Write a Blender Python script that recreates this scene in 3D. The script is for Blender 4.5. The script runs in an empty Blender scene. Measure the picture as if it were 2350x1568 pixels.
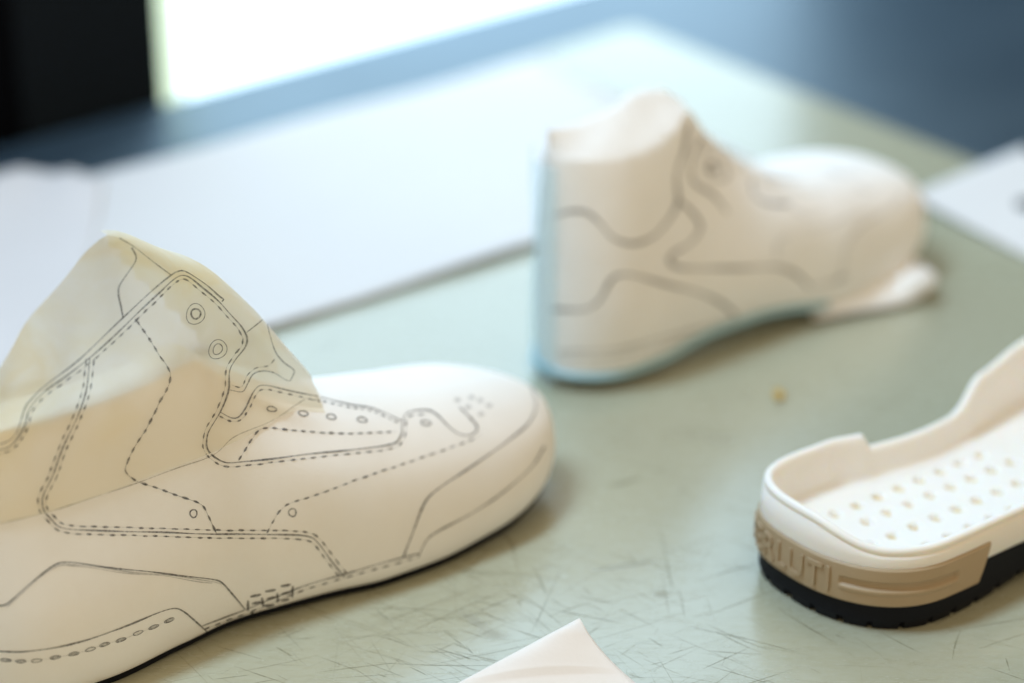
import bpy, bmesh, math, random
from mathutils import Vector, Matrix, Euler
from mathutils.bvhtree import BVHTree
random.seed(7)
S = bpy.context.scene
C = S.collection

# ------------------------------------------------------------------ measuring
FPX = 5332.0; PITCH = math.radians(26.2); CAMH = 0.55
CAM = Vector((0, 0, CAMH))
def ray(x, y):
    X = (x-1175)/FPX; Y = (784-y)/FPX
    return Vector((X, math.cos(PITCH)+Y*math.sin(PITCH), Y*math.cos(PITCH)-math.sin(PITCH)))
def P(x, y, z=0.0):
    d = ray(x, y); return CAM + d*((z-CAMH)/d.z)
Z1 = lambda p: (p[0]*.3293, 516.4+p[1]*.3293)
Z2 = lambda p: (401.6+p[0]*.4024, 745.9+p[1]*.4024)
Z3 = lambda p: (p[0]*.3418, 1032.7+p[1]*.3418)
Z4 = lambda p: (1176.1+p[0]*.5123, 172.1+p[1]*.5123)

# ------------------------------------------------------------------ scene tree
def mesh_obj(name, verts, faces, mats, parent=None, smooth=True, fmat=None):
    me = bpy.data.meshes.new(name)
    me.from_pydata([tuple(v) for v in verts], [], faces)
    for m in (mats if isinstance(mats, (list, tuple)) else [mats]): me.materials.append(m)
    if fmat:
        for i, k in enumerate(fmat): me.polygons[i].material_index = k
    if smooth: me.polygons.foreach_set('use_smooth', [True]*len(me.polygons))
    me.update()
    o = bpy.data.objects.new(name, me); C.objects.link(o)
    if parent: o.parent = parent
    return o
def thing(name, loc, rz, label, cat, group=None):
    o = bpy.data.objects.new(name, None); C.objects.link(o)
    o.empty_display_size = .03
    o.location = loc; o.rotation_euler = (0, 0, rz); return tag(o, label, cat, group)
def tag(o, label, cat, group=None):
    o['label'] = label; o['category'] = cat
    if group: o['group'] = group
    return o
def structure(o): o['kind'] = 'structure'; return o
def fix_normals(o):
    bm = bmesh.new(); bm.from_mesh(o.data)
    bmesh.ops.remove_doubles(bm, verts=bm.verts, dist=1e-6)
    bmesh.ops.recalc_face_normals(bm, faces=bm.faces); bm.to_mesh(o.data); bm.free()
def bevel(o, w, seg=3):
    m = o.modifiers.new('bevel', 'BEVEL'); m.width = w; m.segments = seg; m.limit_method = 'ANGLE'; m.angle_limit = math.radians(50)
def solid(o, t, off=-1):
    m = o.modifiers.new('solid', 'SOLIDIFY'); m.thickness = t; m.offset = off

# ------------------------------------------------------------------ materials
class NT:
    def __init__(s, name):
        s.m = bpy.data.materials.new(name); s.m.use_nodes = True
        s.t = s.m.node_tree; s.n = s.t.nodes; s.l = s.t.links
        s.p = s.n['Principled BSDF']; s.out = s.n['Material Output']
    def node(s, ty, **kw):
        n = s.n.new(ty)
        for k, v in kw.items():
            if k in n.inputs: n.inputs[k].default_value = v
            else: setattr(n, k, v)
        return n
    def link(s, a, b): s.l.new(a, b)
    def coords(s, scale=(1, 1, 1), rot=(0, 0, 0), loc=(0, 0, 0)):
        c = s.node('ShaderNodeTexCoord'); mp = s.node('ShaderNodeMapping')
        mp.inputs['Scale'].default_value = scale; mp.inputs['Rotation'].default_value = rot; mp.inputs['Location'].default_value = loc
        s.link(c.outputs['Object'], mp.inputs['Vector']); return mp.outputs['Vector']
    def noise(s, scale, detail=4, rough=.5, vec=None, dist=0):
        n = s.node('ShaderNodeTexNoise'); n.inputs['Scale'].default_value = scale; n.inputs['Detail'].default_value = detail
        n.inputs['Roughness'].default_value = rough; n.inputs['Distortion'].default_value = dist
        s.link(vec if vec else s.coords(), n.inputs['Vector']); return n.outputs['Fac']
    def ramp(s, fac, stops):
        r = s.node('ShaderNodeValToRGB'); e = r.color_ramp.elements
        while len(e) < len(stops): e.new(.5)
        for i, (p, c) in enumerate(stops):
            e[i].position = p; e[i].color = c if len(c) == 4 else (*c, 1)
        s.link(fac, r.inputs['Fac']); return r.outputs['Color']
    def mix(s, fac, a, b, mode='MIX'):
        n = s.node('ShaderNodeMix', data_type='RGBA'); n.blend_type = mode
        for sock, v in ((n.inputs[0], fac), (n.inputs[6], a), (n.inputs[7], b)):
            if hasattr(v, 'links') or hasattr(v, 'is_output'): s.link(v, sock)
            else: sock.default_value = v if not isinstance(v, tuple) or len(v) == 4 else (*v, 1)
        return n.outputs[2]
    def math(s, op, a, b=0.0, clamp=False):
        n = s.node('ShaderNodeMath', operation=op); n.use_clamp = clamp
        for sock, v in ((n.inputs[0], a), (n.inputs[1], b)):
            if isinstance(v, (int, float)): sock.default_value = v
            else: s.link(v, sock)
        return n.outputs[0]
    def bump(s, h, strength, dist=.001):
        b = s.node('ShaderNodeBump'); b.inputs['Strength'].default_value = strength; b.inputs['Distance'].default_value = dist
        s.link(h, b.inputs['Height']); s.link(b.outputs['Normal'], s.p.inputs['Normal'])
    def set(s, **kw):
        for k, v in kw.items():
            k = k.replace('_', ' ')
            if hasattr(v, 'is_output'): s.link(v, s.p.inputs[k])
            else: s.p.inputs[k].default_value = (*v, 1) if isinstance(v, tuple) and len(v) == 3 and "Radius" not in k else v
        return s
def simple(name, col, rough=.5, spec=.5, var=.06, scale=30, bump=0.0, bscale=400, sss=0):
    t = NT(name); f = t.noise(scale, 5, .6)
    t.set(Base_Color=t.ramp(f, [(.3, tuple(c*(1-var) for c in col)), (.7, tuple(min(1, c*(1+var)) for c in col))]),
          Roughness=rough, Specular_IOR_Level=spec)
    if bump: t.bump(t.noise(bscale, 4, .6), bump)
    if sss:
        t.set(Subsurface_Weight=sss, Subsurface_Radius=(1.0, .7, .45), Subsurface_Scale=.004)
    return t.m

M = {}
M['tape'] = simple('masking_tape_white', (.885, .855, .81), .55, .35, .03, 22, .12, 700)
M['tape_back'] = simple('masking_tape_cream', (.90, .88, .85), .55, .35, .04, 20, .12, 600)
M['bottom'] = simple('last_underside', (.10, .08, .06), .6, .3)
M['pencil'] = simple('graphite', (.055, .052, .055), .55, .4, .3, 900)
def pencil_soft(name, dens, sc=900, col=(.06, .055, .055)):
    t = NT(name); f = t.noise(sc, 5, .7)
    a = t.ramp(f, [(.30, (dens*.35,)*3), (.62, (min(1, dens*1.15),)*3)])
    t.set(Base_Color=col, Roughness=.6, Alpha=a); return t.m
M['pencil'] = pencil_soft('graphite_line', .72)
M['pencil_faint'] = pencil_soft('graphite_faint', .34)
M['seam'] = pencil_soft('paper_seam_line', .45, 700, (.16, .12, .06))
# translucent pattern tape, yellowed in patches
t = NT('yellowed_tracing_tape')
f1 = t.noise(16, 4, .55, dist=.6); f2 = t.noise(42, 5, .6, dist=.3)
base = t.ramp(f1, [(.42, (.97, .95, .91)), (.51, (.96, .92, .80)), (.60, (.94, .82, .56)), (.68, (.96, .90, .76))])
base = t.mix(t.ramp(f2, [(.45, (0, 0, 0)), (.75, (.28, .28, .28))]), base, (.86, .76, .52, 1))
sx = t.node('ShaderNodeSeparateXYZ'); t.link(t.coords(), sx.inputs[0])
zf_ = t.ramp(t.math('ADD', t.math('MULTIPLY', t.math('SUBTRACT', sx.outputs['Z'], .095), 22.0), t.math('MULTIPLY', f1, .25)), [(.15, (.22,)*3), (.75, (1,)*3)])
base = t.mix(zf_, (.95, .93, .88, 1), base)          # the glue stains sit in the free-standing part of the sheet
t.set(Base_Color=base, Roughness=.45, Specular_IOR_Level=.35)
tr = t.node('ShaderNodeBsdfTranslucent'); t.link(t.mix(1.0, base, (1.0, .955, .83, 1), 'MULTIPLY'), tr.inputs['Color'])
m1 = t.node('ShaderNodeMixShader'); m1.inputs[0].default_value = .55
t.link(t.p.outputs[0], m1.inputs[1]); t.link(tr.outputs[0], m1.inputs[2])
tp = t.node('ShaderNodeBsdfTransparent'); tp.inputs['Color'].default_value = (1, .98, .94, 1)
m2 = t.node('ShaderNodeMixShader'); m2.inputs[0].default_value = .25
t.link(m1.outputs[0], m2.inputs[1]); t.link(tp.outputs[0], m2.inputs[2]); t.link(m2.outputs[0], t.out.inputs['Surface'])
M['collar'] = t.m
t = NT('blue_clear_film')
t.set(Base_Color=(.82, .90, .95), Roughness=.3)
tp = t.node('ShaderNodeBsdfTransparent'); tp.inputs['Color'].default_value = (.95, .99, 1, 1)
m2 = t.node('ShaderNodeMixShader'); m2.inputs[0].default_value = .92
t.link(t.p.outputs[0], m2.inputs[1]); t.link(tp.outputs[0], m2.inputs[2]); t.link(m2.outputs[0], t.out.inputs['Surface'])
M['film'] = t.m
M['film_edge'] = simple('blue_film_edge', (.34, .54, .60), .35, .5, .05)
M['paper'] = simple('white_paper', (.70, .68, .67), .6, .3, .012, 8, .05, 300)
M['paper_pink'] = simple('blush_paper', (.70, .67, .665), .6, .3, .02, 8, .05, 300)
M['paper_peach'] = simple('peach_paper', (.83, .765, .705), .6, .3, .015, 14, .08, 500)
M['white_foam'] = simple('white_foam', (.86, .83, .78), .5, .35, .015, 40, .10, 1500, sss=.4)
M['hole_floor'] = simple('foam_hole_glow', (.72, .58, .33), .6, .2)  # warm glow inside the foam holes, put into the colour
M['tan'] = simple('tan_rubber', (.405, .305, .19), .5, .4, .04, 40, .12, 1300)
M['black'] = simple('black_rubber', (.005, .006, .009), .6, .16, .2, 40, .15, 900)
M['wall'] = simple('charcoal_wall', (.008, .011, .014), .8, .06, .1, 4)
M['wall2'] = simple('black_frame', (.0018, .002, .003), .8, .04, .1, 4)
M['crumb'] = simple('yellow_crumb', (.60, .38, .07), .7, .2, .2, 500)
# dark table top
t = NT('blue_black_lacquer')
t.set(Specular_Tint=(.72, .90, 1.0), Base_Color=(.010, .024, .040), Roughness=t.ramp(t.noise(6, 5, .6), [(.3, (.42,)*3), (.7, (.48,)*3)]), IOR=2.7)
t.bump(t.noise(60, 4, .6), .03); M['table'] = t.m
# sage cutting mat: fine random scratches, scuffs and stains
t = NT('scratched_sage_mat')
def scratches(scale, rot, stretch, lo, hi, w=.5):
    v = t.coords((scale, scale*stretch, 1), (0, 0, rot))
    n1 = t.noise(1.0, 2, .5, v, .35)
    d = t.math('ABSOLUTE', t.math('SUBTRACT', n1, w))
    return t.ramp(d, [(lo, (1, 1, 1)), (hi, (0, 0, 0))])
sc = None
for i, (s_, r_, st, w) in enumerate([(9, .25, 9, .5), (12, .9, 8, .48), (8, 1.5, 10, .52), (14, -.5, 7, .5), (10, 2.3, 9, .46), (22, .6, 6, .5), (20, -.15, 7, .53)]):
    k = scratches(s_, r_, st, .0, .010 if i < 5 else .014, w)
    msk = t.ramp(t.noise(14+3*i, 3, .6, t.coords(loc=(i*3.1, i*1.7, 0))), [(.46, (0, 0, 0)), (.60, (1, 1, 1))])
    k = t.mix(1.0, k, msk, 'MULTIPLY')
    sc = k if sc is None else t.mix(1.0, sc, k, 'LIGHTEN')
blot = t.ramp(t.noise(26, 6, .65, dist=.8), [(.60, (0, 0, 0)), (.72, (.5, .5, .5))])
def stain(p, rx, ry, rot):
    c = t.node('ShaderNodeTexCoord'); mp = t.node('ShaderNodeMapping'); mp.vector_type = 'TEXTURE'
    mp.inputs['Location'].default_value = (p.x, p.y, 0); mp.inputs['Rotation'].default_value = (0, 0, rot); mp.inputs['Scale'].default_value = (rx, ry, 1)
    t.link(c.outputs['Object'], mp.inputs['Vector']); ln = t.node('ShaderNodeVectorMath', operation='LENGTH'); t.link(mp.outputs['Vector'], ln.inputs[0])
    d_ = t.math('ADD', ln.outputs['Value'], t.math('MULTIPLY', t.noise(90, 5, .7), 1.1))
    return t.ramp(d_, [(.75, (.9, .9, .9)), (1.0, (0, 0, 0))]) if False else t.ramp(t.math('MULTIPLY', d_, .6), [(.5, (1, 1, 1)), (.85, (0, 0, 0))])
for a_ in [(P(1090, 1425), .016, .0045, -.9), (P(1135, 1455), .010, .006, -.4), (P(1520, 1365), .006, .005, 0), (P(1430, 1300), .02, .004, .2)]:
    blot = t.mix(1.0, blot, stain(*a_), 'LIGHTEN')
fine = t.noise(150, 5, .7, t.coords((1, 2.2, 1), (0, 0, .5)))
wear = t.math('MULTIPLY', t.ramp(fine, [(.35, (0,)*3), (.7, (1,)*3)]), .5)
b0 = t.ramp(t.noise(5, 5, .6), [(.3, (.375, .368, .255)), (.7, (.415, .408, .295))])
b1 = t.mix(t.math('MULTIPLY', wear, .35), b0, (.50, .52, .46, 1))
b2 = t.mix(t.math('MULTIPLY', sc, .22), b1, (.22, .20, .10, 1))
b3 = t.mix(t.math('MULTIPLY', blot, .42), b2, (.22, .20, .13, 1))
rg = t.math('ADD', t.math('MULTIPLY', wear, .14), .19)
rg = t.math('ADD', rg, t.math('MULTIPLY', sc, .08)); rg = t.math('ADD', rg, t.math('MULTIPLY', blot, .15), True)
t.set(Base_Color=b3, Roughness=rg, IOR=1.9)
t.bump(t.math('SUBTRACT', t.math('MULTIPLY', fine, .35), t.math('MULTIPLY', sc, .15)), .20, .0006)
M['mat'] = t.m
M['scratch'] = pencil_soft('scratch_line', .48, 500, (.20, .18, .09))
M['mat_edge'] = simple('mat_edge', (.40, .45, .40), .5)
# curtain (thin pale cloth against the daylight)
t = NT('sheer_curtain'); t.set(Base_Color=(.62, .68, .42), Roughness=.9)
tr = t.node('ShaderNodeBsdfTranslucent'); tr.inputs['Color'].default_value = (.97, .95, .76, 1)
m1 = t.node('ShaderNodeMixShader'); m1.inputs[0].default_value = .85
t.link(t.p.outputs[0], m1.inputs[1]); t.link(tr.outputs[0], m1.inputs[2]); t.link(m1.outputs[0], t.out.inputs['Surface']); M['curtain'] = t.m
SKY_L = 3.1
t = NT('bright_sky'); e = t.node('ShaderNodeEmission'); e.inputs['Color'].default_value = (.62, .83, 1.0, 1); e.inputs['Strength'].default_value = SKY_L
t.link(e.outputs[0], t.out.inputs['Surface']); M['sky'] = t.m

# ------------------------------------------------------------------ curves
def sm(a, b, x): u = max(0, min(1, (x-a)/(b-a))); return u*u*(3-2*u)
def catmull(pts, n=8, closed=False):
    P_ = [Vector(p) for p in pts]; out = []
    N = len(P_)
    rng = range(N if closed else N-1)
    for i in rng:
        if closed: p0, p1, p2, p3 = P_[(i-1) % N], P_[i], P_[(i+1) % N], P_[(i+2) % N]
        else:
            p1, p2 = P_[i], P_[i+1]
            p0 = P_[i-1] if i > 0 else p1*2-p2
            p3 = P_[i+2] if i+2 < N else p2*2-p1
        t0 = 0; t1 = t0+max(1e-9, (p1-p0).length)**.5; t2 = t1+max(1e-9, (p2-p1).length)**.5; t3 = t2+max(1e-9, (p3-p2).length)**.5
        for k in range(n):
            t_ = t1+(t2-t1)*k/n
            A1 = p0*((t1-t_)/(t1-t0))+p1*((t_-t0)/(t1-t0)); A2 = p1*((t2-t_)/(t2-t1))+p2*((t_-t1)/(t2-t1)); A3 = p2*((t3-t_)/(t3-t2))+p3*((t_-t2)/(t3-t2))
            B1 = A1*((t2-t_)/(t2-t0))+A2*((t_-t0)/(t2-t0)); B2 = A2*((t3-t_)/(t3-t1))+A3*((t_-t1)/(t3-t1))
            out.append(B1*((t2-t_)/(t2-t1))+B2*((t_-t1)/(t2-t1)))
    if not closed: out.append(P_[-1].copy())
    return out
def table(rows):
    xs = [r[0] for r in rows]; n = len(rows[0])-1
    def f(x):
        if x <= xs[0]: return list(rows[0][1:])
        if x >= xs[-1]: return list(rows[-1][1:])
        i = max(k for k in range(len(xs)) if xs[k] <= x); i = min(i, len(xs)-2)
        h = xs[i+1]-xs[i]; u = (x-xs[i])/h; out = []
        for c in range(1, n+1):
            y0, y1 = rows[i][c], rows[i+1][c]
            d = (y1-y0)/h
            def slope(j):
                if j <= 0 or j >= len(xs)-1: return None
                a = (rows[j][c]-rows[j-1][c])/(xs[j]-xs[j-1]); b = (rows[j+1][c]-rows[j][c])/(xs[j+1]-xs[j])
                return 0 if a*b <= 0 else 2*a*b/(a+b)
            m0 = slope(i); m1_ = slope(i+1); m0 = d if m0 is None else m0; m1_ = d if m1_ is None else m1_
            out.append((2*u**3-3*u*u+1)*y0+(u**3-2*u*u+u)*h*m0+(-2*u**3+3*u*u)*y1+(u**3-u*u)*h*m1_)
        return out
    return f

# ------------------------------------------------------------------ shoe last
def make_section(tab, L, rh, rt, th=.5, tt=.5, te=2.3, ga=.135, gb=.185, ne=2.05):
    f = table(tab)
    def sec(x):
        cy, zb, zt, wb, wm, hm, wk, wt, e, cr = f(x)
        k = 1.0
        if x < rh: k = max(0.0, 1-(1-x/rh)**2)**th
        if x > L-rt: k = max(0.0, 1-((x-(L-rt))/rt)**te)**tt
        if x > L-rt:                       # the toe also closes downwards
            zm = zb+(zt-zb)*.42; q = k**.55
            zt = zm+(zt-zm)*q; zb = zm-(zm-zb)*(k**.35)
        wb, wm, wk, wt = wb*k, wm*k, wk*k, wt*k; e = min(e, wt*.9+1e-6)
        h = zt-zb
        half = [(0, zb), (.50*wb, zb), (.86*wb, zb+.0012), (wb, zb+.0055), (wm, zb+hm*h), (wk, zb+.70*h), (wt, zt-e*.9), (wt-.3*e, zt-.25*e), (wt-e, zt+cr*.1), (0, zt+cr)]
        g = max(0.0, min(1.0, (x-ga)/(gb-ga))); g = g*g*(3-2*g)
        zm_ = zb+hm*h
        for k_, th_ in ((5, 31), (6, 52), (7, 66), (8, 79)):
            t_ = math.radians(th_); ya = wm*math.cos(t_)**(2/ne); za = zm_+(zt+cr-zm_)*math.sin(t_)**(2/ne)
            half[k_] = (half[k_][0]*(1-g)+ya*g, half[k_][1]*(1-g)+za*g)
        near = catmull([(-a, b, 0) for a, b in half], 6)
        far = catmull([(a, b, 0) for a, b in half], 6)[::-1]
        loop = near+far[1:-1]
        return [(cy+p.x, p.y) for p in loop], len(near)
    return sec
def stations(L, rh, rt, n=70):
    xs = [rh*(1-math.cos(math.pi/2*i/12)) for i in range(12)]
    xs += [rh+(L-rt-rh)*i/n for i in range(n)]
    xs += [L-rt+rt*math.sin(math.pi/2*i/20) for i in range(21)]
    return xs
def build_last(sec, xs, heel_curve):
    V, F = [], []; n = None
    for x in xs:
        pts, _ = sec(x); n = len(pts)
        for y, z in pts: V.append((x+heel_curve(x, z), y, z))
    for i in range(len(xs)-1):
        for j in range(n):
            a = i*n+j; b = i*n+(j+1) % n
            F.append((a, b, b+n, a+n))
    F.append(tuple(range(n))[::-1]); F.append(tuple((len(xs)-1)*n+j for j in range(n)))
    return V, F

class Drawer:
    """pencil lines that follow the surfaces of a thing; collected per surface"""
    def __init__(s, root, surfs):
        s.root = root; s.inv = root.matrix_world.inverted(); s.surfs = surfs
        s.trees = []
        for V, F in surfs:
            s.trees.append(BVHTree.FromPolygons([root.matrix_world @ Vector(v) for v in V], F))
        s.acc = [([], [], []) for _ in surfs]
    def hit(s, x, y, only=None):
        d = ray(x, y).normalized(); best = None
        for k, tr in enumerate(s.trees):
            if only is not None and k != only: continue
            h = tr.ray_cast(CAM, d)
            if h[0] is not None and (best is None or h[3] < best[3]-.0002): best = (h[0], h[1], k, h[3])
        if best is None: return None
        n = best[1]; n = n if n.dot(d) < 0 else -n
        return best[0]+n*.00022, best[2]
    def strip(s, pts, widths, mi):
        prev = None
        for i, p in enumerate(pts):
            a = pts[max(0, i-1)]; b = pts[min(len(pts)-1, i+1)]
            t_ = Vector((b[0]-a[0], b[1]-a[1])); t_.normalize() if t_.length > 0 else None
            nx, ny = -t_.y, t_.x; w = widths[i]/2
            A = s.hit(p[0]+nx*w, p[1]+ny*w); B = s.hit(p[0]-nx*w, p[1]-ny*w)
            if A is None or B is None: prev = None; continue
            k = A[1]
            if B[1] != k:
                B2 = s.hit(p[0]-nx*w, p[1]-ny*w, k)
                if B2 is None: prev = None; continue
                B = B2
            VV, FF, MM = s.acc[k]
            i0 = len(VV); VV.append(s.inv @ A[0]); VV.append(s.inv @ B[0])
            if prev is not None and prev[1] == k and (VV[prev[0]]-VV[i0]).length < .006:
                FF.append((prev[0], prev[0]+1, i0+1, i0)); MM.append(mi)
            prev = (i0, k)
    def dense(s, pts, step=3.0, smooth=True):
        c = catmull([(p[0], p[1], 0) for p in pts], 10) if smooth and len(pts) > 2 else [Vector((p[0], p[1], 0)) for p in pts]
        out = [c[0]]; 
        for q in c[1:]:
            d = (q-out[-1]).length
            n = int(d//step)
            a = out[-1].copy()
            for k in range(1, n+1): out.append(a+(q-a)*(k*step/d))
        out.append(c[-1]); return out
    def line(s, pts, w=4.0, mi=1, wob=.6, smooth=True):
        d = s.dense(pts, 3.0, smooth); ph = random.random()*9
        W = [w*(.8+.28*math.sin(i*.13+ph)+.18*(random.random()-.5)) for i in range(len(d))]
        D = [(q.x+wob*math.sin(i*.09+ph), q.y+wob*math.cos(i*.11+ph)) for i, q in enumerate(d)]
        s.strip(D, W, mi)
    def offset(s, pts, off):
        d = s.dense(pts, 2.0); out = []
        for i, q in enumerate(d):
            a = d[max(0, i-3)]; b = d[min(len(d)-1, i+3)]; t_ = (b-a).normalized()
            out.append((q.x-t_.y*off, q.y+t_.x*off))
        return out
    def dashes(s, pts, w=4.4, dash=14.5, gap=9, off=0, mi=1, thread=True):
        base = s.offset(pts, off) if off else [(q.x, q.y) for q in s.dense(pts, 2.0)]
        if thread: s.strip(base[::3], [1.1]*len(base[::3]), 2)
        acc = 0; cur = []; on = True; lim = dash
        for i in range(1, len(base)):
            acc += math.dist(base[i], base[i-1])
            if on: cur.append(base[i])
            if acc > lim:
                if on and len(cur) > 2:
                    n = len(cur); jig = (random.random()-.5)*1.2; ww = w*(.8+.4*random.random())
                    s.strip([(q[0]+jig, q[1]+jig) for q in cur], [ww*max(.12, math.sin(math.pi*(k+.5)/n))**.7 for k in range(n)], mi)
                acc = 0; on = not on; cur = []
                lim = (dash if on else gap)*(.85+.3*random.random())
    def ellipse(s, c, rx, ry, rot=0, w=2.6, mi=1, turns=1.05):
        pts = []
        for k in range(int(34*turns)+1):
            a = k/34*2*math.pi; g = 1+.04*math.sin(3*a+c[0])
            X, Y = rx*g*math.cos(a), ry*g*math.sin(a)
            pts.append((c[0]+X*math.cos(rot)-Y*math.sin(rot), c[1]+X*math.sin(rot)+Y*math.cos(rot)))
        s.strip(pts, [w]*len(pts), mi)
    def merge(s, k):
        V, F = s.surfs[k]; VV, FF, MM = s.acc[k]; n = len(V)
        return list(V)+list(VV), list(F)+[tuple(i+n for i in f) for f in FF], [0]*len(F)+MM

# ---- front last -------------------------------------------------------------
A1 = math.radians(35)
o1 = P(-60, 1640)
last1 = thing('shoe_last', (o1.x, o1.y, 0.0), A1, 'near shoe last covered in crisp pencil sneaker lines, with a yellowed translucent collar', 'shoe last', 'taped shoe lasts with pencil drawings')
L1 = .307
TAB1 = [  # x, cy, zb, zt, wb, wm, hm, wk, wt, e, crown
 (.000, .018, .001, .1190, .031, .034, .25, .022, .012, .0016, .0),
 (.055, .018, .001, .1185, .033, .0355, .26, .022, .012, .0016, .0),
 (.092, .018, .002, .1205, .0285, .0325, .28, .021, .0115, .0016, .0),
 (.112, .019, .003, .1245, .0275, .0315, .30, .021, .0105, .0020, .0),
 (.122, .020, .003, .1175, .0285, .032, .30, .022, .0110, .0040, .001),
 (.140, .021, .003, .1030, .0315, .035, .30, .026, .0140, .0090, .002),
 (.163, .024, .002, .0890, .0365, .039, .29, .031, .0170, .0120, .002),
 (.190, .029, .001, .0790, .0455, .0475, .27, .037, .0200, .0130, .003),
 (.217, .031, .001, .0715, .0475, .0495, .25, .040, .0230, .0120, .004),
 (.248, .033, .003, .0650, .046, .049, .27, .041, .0250, .0110, .004),
 (.278, .034, .006, .0580, .043, .046, .32, .040, .0250, .0110, .003),
 (.308, .035, .010, .0500, .038, .042, .38, .037, .0250, .0110, .002)]
sec1 = make_section(TAB1, L1, .036, .062)
XS1 = stations(L1, .036, .062)
V1, F1 = build_last(sec1, XS1, lambda x, z: 0.0)
bpy.context.view_layer.update()

# collar sheet: hugs the last low down, stands free above it and folds over the instep
d0 = Drawer(last1, [(V1, F1)])
base_pts = []
for q in [(-40, 1212), (0, 1200), (80, 1182), (160, 1160), (260, 1124), (360, 1085), (480, 1040), (560, 1003), (640, 955), (700, 915), (722, 897)]:
    h = d0.hit(*q)
    if h: lp = d0.inv @ h[0]; base_pts.append((lp.x, lp.z))
base_pts.sort()
def base_z(x):
    if x <= base_pts[0][0]:
        (a, b), (c, d) = base_pts[0], base_pts[1]; return b+(d-b)/(c-a)*(x-a)
    if x >= base_pts[-1][0]: return base_pts[-1][1]
    for (a, b), (c, d) in zip(base_pts, base_pts[1:]):
        if a <= x <= c: return b+(d-b)*(x-a)/(c-a)
ctop = table([  # x, ztop near wall bend, arch half width, arch rise, cy
 (-.01, .098, .0115, .000, .018), (.015, .128, .0115, .000, .020), (.037, .1475, .0100, .000, .024), (.045, .1560, .0085, .000, .025), (.063, .1680, .0065, .000, .026), (.079, .1785, .0040, .000, .027),
 (.0865, .1805, .0030, .0000, .0280), (.092, .1775, .0050, .0016, .0295), (.098, .1730, .0075, .0030, .031), (.112, .1600, .0110, .0060, .033), (.132, .1450, .0140, .0080, .034),
 (.152, .1210, .0160, .0090, .035), (.166, .1020, .0170, .0070, .035), (.178, .0870, .0170, .0040, .035)])
colV, colF = [], []; rows = []
NX = 74; NW = 26; NA = 10
for i in range(NX+1):
    x = .0+(.1735-.0)*i/NX
    pts, nn = sec1(x); near = pts[:nn]
    zt2, wa, rise, cyc = ctop(x); z0 = base_z(x)
    # near surface samples from base up to where it leaves the last
    zmax_last = max(p[1] for p in near)
    zleave = min(zmax_last-.004, zt2-.004)
    side = [p for p in near[18:] if z0 < p[1] < zleave and p[1] > .03]
    # exact start on the surface
    def ynear(z):
        for a, b in zip(near[18:], near[19:]):
            if a[1] <= z <= b[1] and b[1] > a[1]: return a[0]+(b[0]-a[0])*(z-a[1])/(b[1]-a[1])
        return near[-1][0]
    z0 = min(z0, zleave-.001)
    path = [Vector((ynear(z0+(zleave-z0)*k/8)-.0007, z0+(zleave-z0)*k/8, 0)) for k in range(9)]
    yb, zb_ = path[-1].x, path[-1].y
    wav = .0012*math.sin(x*95)+.0006*math.sin(x*210+1)
    ya = cyc-wa
    up = [Vector((yb+(ya-yb)*(k/(NW-8))+wav*math.sin(math.pi*k/(NW-8)), zb_+(zt2-zb_)*(k/(NW-8)), 0)) for k in range(1, NW-7)]
    path += up
    arch = [Vector((cyc-wa*math.cos(math.pi*k/NA), zt2+rise*math.sin(math.pi*k/NA), 0)) for k in range(1, NA)]
    yf = cyc+wa
    zfb = min(zmax_last-.002, zt2-.003)
    far = [Vector((yf+( (cyc+.012)-yf)*k/8, zt2+(zfb-zt2)*k/8, 0)) for k in range(0, 9)]
    row = path+arch+far
    rows.append((x, len(row)))
    for p in row: colV.append((x, p.x, p.y))
RL = rows[0][1]; n_near = 9+(NW-8)
for i in range(NX):
    for j in range(RL-1):
        x = rows[i][0]
        if x < .0865 and j >= n_near-1: continue
        if j >= n_near+NA-1 and (j-(n_near+NA-1)+1)/8 > (x-.0865)/.055+.05: continue
        a = i*RL+j; colF.append((a, a+1, a+1+RL, a+RL))
dr = Drawer(last1, [(V1, F1), (colV, colF)])

L_a = [Z1(p) for p in [(0,1530),(70,1500),(120,1440),(150,1350),(180,1260),(230,1200),(290,1140),(560,930),(850,650),(1190,350),(1230,325),(1270,318),(1330,345),(1440,420),(1530,500),(1557,522),(1545,537)]]
L_b = [Z1(p) for p in [(-60,1590),(0,1568),(60,1548),(110,1500),(170,1400),(200,1290),(300,1170),(450,1060),(620,930),(850,720),(1100,480),(1200,385),(1260,352),(1310,360),(1400,430),(1520,530),(1600,620),(1680,710),(1720,790),(1710,850),(1640,940),(1600,1010),(1590,1150),(1535,1300),(1450,1450),(1440,1510)]] + \
      [Z2(p) for p in [(180,690),(200,730),(260,775),(300,787),(400,780),(700,745),(1000,712),(1200,690),(1262,670),(1290,620),(1295,560),(1312,510),(1350,492),(1450,490),(1500,520),(1560,580),(1620,622),(1690,625),(1722,590),(1680,530),(1620,470)]]
dr.line(L_a, 3.6); dr.line(L_b, 4.2)
dr.dashes(L_b[:19], off=9); dr.dashes(L_b[18:40], off=9)
L_c = [Z1(p) for p in [(625,930),(615,1050),(600,1150),(540,1330),(480,1460)]]+[Z3(p) for p in [(415,0),(350,180),(290,300),(280,350),(295,410),(340,460),(390,510),(450,530),(900,548),(1450,565),(2080,585),(2130,620),(2230,750),(2310,850)]]
dr.line(L_c, 4.0); dr.dashes(L_c, off=9); dr.dashes(L_c, off=-9)
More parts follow.
